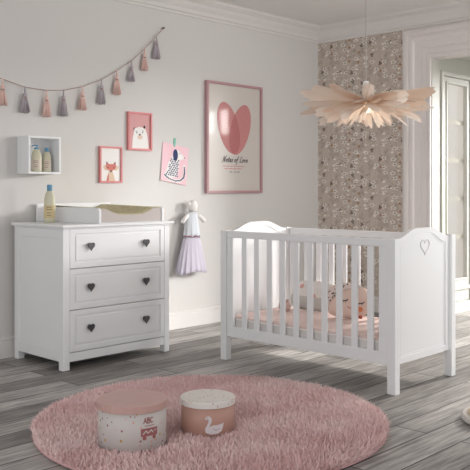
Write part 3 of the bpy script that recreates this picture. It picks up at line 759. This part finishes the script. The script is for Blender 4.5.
# small blush roll toy with a dark button, by the far end of the crib
TOY = mat('soft_toy_dusty_pink', (206, 176, 168), 0.9)
ty = thing('soft_toy', (3.93, 3.345, 0.283), 'small dusty pink soft toy with a dark nose at the crib far end', 'soft toy')
b = B().lathe([(0.004, -0.002), (0.028, 0.0), (0.040, 0.022), (0.036, 0.048), (0.022, 0.066), (0.003, 0.072)], (3.93, 3.345, 0.284), 20)
b.out('toy_body', TOY, ty, smooth=True)
for s_ in (-1, 1): B().lathe([(0.002, -0.010), (0.011, -0.004), (0.011, 0.006), (0.002, 0.012)], (3.93, 3.345 + s_ * 0.025, 0.352), 12).out('ear', TOY, ty, smooth=True)
B().lathe([(0.002, -0.008), (0.008, -0.003), (0.008, 0.003), (0.002, 0.008)], (3.895, 3.328, 0.330), 12).out('nose', LASH, ty, smooth=True)

# ------------------------------------------------------------------ feather pendant lamp
def feather_mat(name, c):
    m = mat(name, c, 0.75, spec=0.2); t = m.node_tree; b = t.nodes['Principled BSDF']
    tr = t.nodes.new('ShaderNodeBsdfTranslucent'); tr.inputs[0].default_value = lin(c)
    mx = t.nodes.new('ShaderNodeMixShader'); mx.inputs[0].default_value = 0.5
    t.links.new(b.outputs[0], mx.inputs[1]); t.links.new(tr.outputs[0], mx.inputs[2]); t.links.new(mx.outputs[0], t.nodes['Material Output'].inputs[0])
    return m
FE1 = feather_mat('feather_blush', (247, 231, 217)); FE2 = feather_mat('feather_peach', (244, 220, 200)); FE3 = feather_mat('feather_cream', (250, 240, 230))
LX, LY, LZ = 3.839, 2.647, 1.575
pl = thing('pendant_lamp', (LX, LY, CZ), 'blush feather pendant lamp hanging from the ceiling above the crib', 'lamp')
B().lathe([(0.05, -0.03), (0.055, -0.02), (0.055, 0.0)], (LX, LY, CZ), 28).out('ceiling_canopy', WHITE, pl, bevel=0.002)
B().tube([(LX, LY, CZ - 0.02), (LX, LY, LZ + 0.125)], 0.0028, 6).out('cable', mat('cable_grey', (176, 170, 166), 0.6), pl)
B().lathe([(0.008, 0.134), (0.017, 0.130), (0.018, 0.03), (0.014, 0.0)], (LX, LY, LZ), 20).out('socket', WHITE, pl, bevel=0.002)
B().lathe([(0.004, -0.012), (0.07, -0.008), (0.075, 0.0), (0.07, 0.012), (0.014, 0.02)], (LX, LY, LZ + 0.010), 24).out('hub', FE3, pl, smooth=True)
BULB = mat('bulb_frosted', (250, 240, 226), 0.3, **{'Emission Color': (1.0, 0.82, 0.62, 1), 'Emission Strength': 0.9})
B().lathe([(0.010, -0.005), (0.013, -0.014), (0.022, -0.028), (0.023, -0.038), (0.015, -0.048), (0.003, -0.052)], (LX, LY, LZ), 20).out('bulb', BULB, pl, smooth=True)
lamp('bulb_light', 'POINT', (LX, LY, LZ - 0.095), (0, 0, 0), 0.35, (1.0, 0.84, 0.68), shadow_soft_size=0.03)
def feather(az, L, W, slope, curl, r0, z0, roll, m):
    b = B(); ca, sa = math.cos(az), math.sin(az)
    side = Vector((-sa, ca, 0)); out = Vector((ca, sa, 0)); sway = R.uniform(-0.10, 0.10)
    def spine(t):
        return Vector((LX, LY, LZ)) + out * (r0 + L * t * (1 - 0.12 * abs(curl) * t)) + side * (sway * L * t * t) + Vector((0, 0, z0 + L * (slope * t + curl * t * t)))
    def wid(t): return W * math.sqrt(max(0.03, 1 - ((t - 0.60) / (0.56 if t < 0.60 else 0.42)) ** 2))
    b.tube([spine(i / 8) for i in range(9)], [0.0022 * (1 - 0.8 * i / 8) + 0.0004 for i in range(9)], 5)
    N = 26
    for s_ in (-1, 1):
        prev_gap = 0
        for i in range(N):
            t0 = 0.06 + 0.92 * i / N; t1 = 0.06 + 0.92 * (i + 1.0) / N
            sp = 1.0 if R.random() > 0.06 else 0.80
            p0, p1 = spine(t0), spine(t1); w0 = wid(t0 + 0.04) * sp * R.uniform(0.96, 1.03); lead = 0.045 * (0.4 + 0.6 * t0)
            nrm_ = Vector((0, 0, 1))
            d = side * s_ * math.cos(roll) + nrm_ * (s_ * math.sin(roll) - 0.25)
            tan = (spine(min(1, t1 + 0.02)) - p0).normalized()
            e0 = p0 + d * w0 + tan * lead * w0 / max(W, 1e-4); e1 = p1 + d * w0 * 0.97 + tan * lead * w0 / max(W, 1e-4)
            m0 = p0.lerp(e0, 0.55) + nrm_ * w0 * 0.10; m1 = p1.lerp(e1, 0.55) + nrm_ * w0 * 0.10
            v = [b.bm.verts.new(q_) for q_ in (p0, p1, m1, m0, e1, e0)]
            b._f([v[0], v[1], v[2], v[3]]); b._f([v[3], v[2], v[4], v[5]])
    return b.out('feather', m, pl, smooth=True, recalc=False)
def tier(n_, L, W, slope, curl, r0, z0, mats_, off):
    for i in range(n_):
        az = 2 * PI * (i + off) / n_ + R.uniform(-0.10, 0.10)
        feather(az, L * R.uniform(0.86, 1.06), W * R.uniform(0.85, 1.1), slope + R.uniform(-0.07, 0.07), curl + R.uniform(-0.12, 0.10), r0, z0, R.uniform(-1.0, 1.0), mats_[i % len(mats_)])
tier(20, 0.355, 0.036, 0.03, 0.02, 0.030, 0.020, [FE1, FE2, FE1], 0.0)
tier(20, 0.345, 0.038, -0.03, -0.04, 0.035, 0.008, [FE2, FE1, FE3], 0.5)
tier(18, 0.285, 0.037, -0.06, -0.18, 0.035, 0.0, [FE1, FE3], 0.2)
tier(16, 0.200, 0.034, -0.14, -0.24, 0.035, -0.010, [FE3, FE1], 0.4)
tier(12, 0.125, 0.028, -0.30, -0.40, 0.035, -0.014, [FE3], 0.1)



# ------------------------------------------------------------------ shag rug
RC, RR_ = (2.540, 2.605), 0.808
RUGB = mat('rug_backing_pink', (206, 168, 168), 0.95, spec=0.05)
RUGP = mat('rug_pile_pink', (222, 174, 174), 0.85, spec=0.1)
n = NT(RUGP)
oi = n.n('ShaderNodeAttribute', attribute_name='tint'); n.put(n.b.inputs['Base Color'], n.mix(oi.outputs['Fac'], lin((230, 190, 188)), lin((254, 234, 232))))
rg = thing('shag_rug', (RC[0], RC[1], 0), 'round pink shag rug on the grey wooden floor', 'rug')
B().lathe([(0.0, 0.0005), (RR_ - 0.02, 0.0005), (RR_ - 0.01, 0.006), (RR_ - 0.02, 0.013), (0.0, 0.014)], (RC[0], RC[1], 0), 96, closed=False).out('rug_backing', RUGB, rg)
rs = np.random.RandomState(5)
NB = 95000
rad = (RR_ - 0.012) * np.sqrt(rs.rand(NB)); ang = rs.rand(NB) * 2 * PI
bx, by = rad * np.cos(ang), rad * np.sin(ang)
def field(x, y, k):
    s = np.zeros_like(x); q_ = np.random.RandomState(k)
    for i in range(10):
        fx, fy = q_.uniform(-1, 1, 2) * (9 + 5 * i); s += np.sin(fx * x + fy * y + q_.uniform(0, 6.28)) / (1 + 0.25 * i)
    return s / 3
leanx = 0.55 * field(bx, by, 1) + 0.5 * rs.randn(NB) + 0.55 * np.cos(ang) * (rad / RR_) ** 8
leany = 0.55 * field(bx, by, 2) + 0.5 * rs.randn(NB) + 0.55 * np.sin(ang) * (rad / RR_) ** 8
ln = 0.036 * (0.75 + 0.5 * rs.rand(NB))
for qx, qy, qr in ((2.065, 2.587, 0.146), (2.401, 2.485, 0.120)):      # pile pressed flat under the boxes
    ln = np.where(np.hypot(bx + RC[0] - qx, by + RC[1] - qy) < qr, ln * 0.42, ln)
hgt = ln / np.sqrt(1 + (leanx ** 2 + leany ** 2) * 0.8)
dxx, dyy = leanx * hgt * 0.9, leany * hgt * 0.9
wa = rs.rand(NB) * 2 * PI; wd = 0.0016 + 0.0010 * rs.rand(NB)
wx, wy = wd * np.cos(wa), wd * np.sin(wa)
V = np.empty((NB, 5, 3)); z0 = 0.012
V[:, 0] = np.c_[bx - wx, by - wy, np.full(NB, z0)]; V[:, 1] = np.c_[bx + wx, by + wy, np.full(NB, z0)]
V[:, 2] = np.c_[bx + 0.38 * dxx + wx, by + 0.38 * dyy + wy, z0 + hgt * 0.58]; V[:, 3] = np.c_[bx + 0.38 * dxx - wx, by + 0.38 * dyy - wy, z0 + hgt * 0.58]
V[:, 4] = np.c_[bx + dxx, by + dyy, np.maximum(0.006, z0 + hgt * (1 - 0.12 * np.hypot(leanx, leany)))]
idx = np.arange(NB)[:, None] * 5
me = bpy.data.meshes.new('pile')
loops = np.concatenate([idx + [0, 1, 2, 3], idx + [3, 2, 4]], axis=1).ravel()
me.vertices.add(NB * 5); me.vertices.foreach_set('co', V.ravel())
me.loops.add(len(loops)); me.loops.foreach_set('vertex_index', loops.astype(np.int32))
tot = np.tile([4, 3], NB); st = np.concatenate([[0], np.cumsum(tot)[:-1]])
me.polygons.add(NB * 2); me.polygons.foreach_set('loop_start', st.astype(np.int32)); me.polygons.foreach_set('loop_total', tot.astype(np.int32))
me.update(); me.validate()
tint = np.clip(0.5 + 0.28 * field(bx, by, 3) + 0.22 * rs.randn(NB), 0, 1)
at = me.attributes.new('tint', 'FLOAT', 'POINT'); at.data.foreach_set('value', np.repeat(tint, 5).astype(np.float32))
me.materials.append(RUGP)
po = bpy.data.objects.new('pile', me); COL.objects.link(po); po.parent = rg; po['kind'] = 'stuff'

# ------------------------------------------------------------------ round keepsake boxes on the rug
def speckle(name, base, cols, scale, rad, rough=0.55):
    m = mat(name, base, rough); n = NT(m); c = lin(base)
    for i, (dc, thr) in enumerate(cols):
        vo = n.n('ShaderNodeTexVoronoi'); n.t.links.new(n.coord(loc=(i * 3.3, i * 1.7, i)), vo.inputs['Vector']); vo.inputs['Scale'].default_value = scale * (1 + 0.2 * i)
        cs2 = n.n('ShaderNodeSeparateColor'); n.t.links.new(vo.outputs['Color'], cs2.inputs[0])
        c = n.mix(n.math('MULTIPLY', n.math('LESS_THAN', vo.outputs['Distance'], rad), n.math('GREATER_THAN', cs2.outputs[0], thr)), c, lin(dc))
    n.put(n.b.inputs['Base Color'], c); return m
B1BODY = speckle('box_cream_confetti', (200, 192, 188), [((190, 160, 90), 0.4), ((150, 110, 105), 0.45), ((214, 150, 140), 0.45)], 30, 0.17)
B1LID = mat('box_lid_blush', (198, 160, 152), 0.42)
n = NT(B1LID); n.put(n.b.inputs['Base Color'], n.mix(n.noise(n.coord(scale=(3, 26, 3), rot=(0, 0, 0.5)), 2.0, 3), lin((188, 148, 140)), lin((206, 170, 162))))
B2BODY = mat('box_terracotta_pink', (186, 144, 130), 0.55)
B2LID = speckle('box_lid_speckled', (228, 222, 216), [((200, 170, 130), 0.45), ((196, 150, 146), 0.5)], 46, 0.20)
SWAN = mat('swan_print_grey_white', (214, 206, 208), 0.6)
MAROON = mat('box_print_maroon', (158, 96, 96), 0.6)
ZR = 0.030
def round_box(c, r, H, lidh, body, lid, label, name='keepsake_box'):
    t = thing(name, (c[0], c[1], ZR), label, 'box', 'round boxes on the rug')
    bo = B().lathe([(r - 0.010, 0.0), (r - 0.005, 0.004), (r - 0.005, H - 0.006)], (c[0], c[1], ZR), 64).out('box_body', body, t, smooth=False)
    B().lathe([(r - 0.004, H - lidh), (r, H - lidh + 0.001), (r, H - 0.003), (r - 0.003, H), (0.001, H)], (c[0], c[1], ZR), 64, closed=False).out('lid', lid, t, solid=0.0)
    for o in (bo,): o.data.polygons.foreach_set('use_smooth', [len(p_.vertices) == 4 for p_ in o.data.polygons])
    az0 = math.atan2(-c[1], -c[0])                        # towards the room's front
    def place(daz):
        return lambda u, v, l: Vector((c[0] + (r - 0.005 + 0.0006 + l) * math.cos(az0 + daz + u / r), c[1] + (r - 0.005 + 0.0006 + l) * math.sin(az0 + daz + u / r), ZR + v))
    return t, bo, place
def curved_art(name, parent, items, mats_, pf):
    b = B()
    for mi, poly, layer in items:
        b.mi = mi; tmp = bmesh.new(); vs_ = [tmp.verts.new((u, v, 0)) for u, v in poly]; f = tmp.faces.new(vs_)
        r_ = bmesh.ops.triangulate(tmp, faces=[f]); bmesh.ops.subdivide_edges(tmp, edges=tmp.edges[:], cuts=2, use_grid_fill=True)
        mp = {v: b.bm.verts.new(pf(v.co.x, v.co.y, layer * 0.0004)) for v in tmp.verts}
        for f in tmp.faces: b._f([mp[v] for v in f.verts])
        tmp.free()
    return b.out(name, mats_, parent, recalc=False)
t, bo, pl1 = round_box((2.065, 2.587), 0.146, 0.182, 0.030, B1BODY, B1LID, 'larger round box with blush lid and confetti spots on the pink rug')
it = write('ABC', -0.026, 0.112, 0.022, 0.0035, 0.0, 0.14, 0, 1)
it += [(0, rect(-0.038, 0.040, 0.060, 0.092), 0)] + [(1, q_, 1) for q_ in stroke([(-0.028, 0.070), (-0.016, 0.082), (-0.006, 0.072), (0.008, 0.083), (0.018, 0.073), (0.030, 0.082)], 0.005)]
it += [(0, rect(-0.022, 0.024, 0.100, 0.103), 0), (0, ell(-0.022, 0.054, 0.009, 0.009, 12), 0), (0, ell(0.024, 0.054, 0.009, 0.009, 12), 0)]
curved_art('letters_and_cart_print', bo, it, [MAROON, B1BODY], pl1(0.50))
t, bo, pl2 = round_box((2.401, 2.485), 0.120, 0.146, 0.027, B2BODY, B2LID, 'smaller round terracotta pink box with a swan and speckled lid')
sw = [(-0.042, 0.020), (-0.044, 0.036), (-0.034, 0.052), (-0.028, 0.066), (-0.030, 0.076), (-0.038, 0.074), (-0.046, 0.072), (-0.040, 0.086), (-0.028, 0.090), (-0.016, 0.082), (-0.014, 0.066), (-0.022, 0.050), (-0.024, 0.044),
      (-0.010, 0.050), (0.010, 0.050), (0.026, 0.052), (0.044, 0.056), (0.040, 0.040), (0.032, 0.022), (0.014, 0.013), (-0.020, 0.012)]
it = [(0, sw, 0), (1, [(-0.046, 0.0735), (-0.052, 0.068), (-0.040, 0.074)], 1), (1, ell(-0.034, 0.080, 0.002, 0.002, 8), 1)]
it += [(1, q_, 1) for q_ in stroke([(-0.008, 0.036), (0.006, 0.028), (0.024, 0.034)], 0.0018)]
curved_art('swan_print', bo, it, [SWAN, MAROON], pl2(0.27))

# ------------------------------------------------------------------ round floor cushion at the right edge
POUF = mat('floor_cushion_beige', (216, 196, 164), 0.9)
PALE = mat('floor_cushion_edge', (206, 200, 194), 0.85)
fcx, fcy = 3.500, 1.633
fl = thing('floor_cushion', (fcx, fcy, 0), 'flat round beige floor cushion with pale edge, cut by the right picture edge', 'cushion')
B().lathe([(0.185, 0.001), (0.203, 0.012), (0.205, 0.022), (0.196, 0.034), (0.180, 0.036)], (fcx, fcy, 0), 56).out('edge_band', PALE, fl, smooth=False)
B().lathe([(0.176, 0.034), (0.170, 0.044), (0.12, 0.050), (0.001, 0.053)], (fcx, fcy, 0), 56).out('cushion_top', POUF, fl, smooth=True)
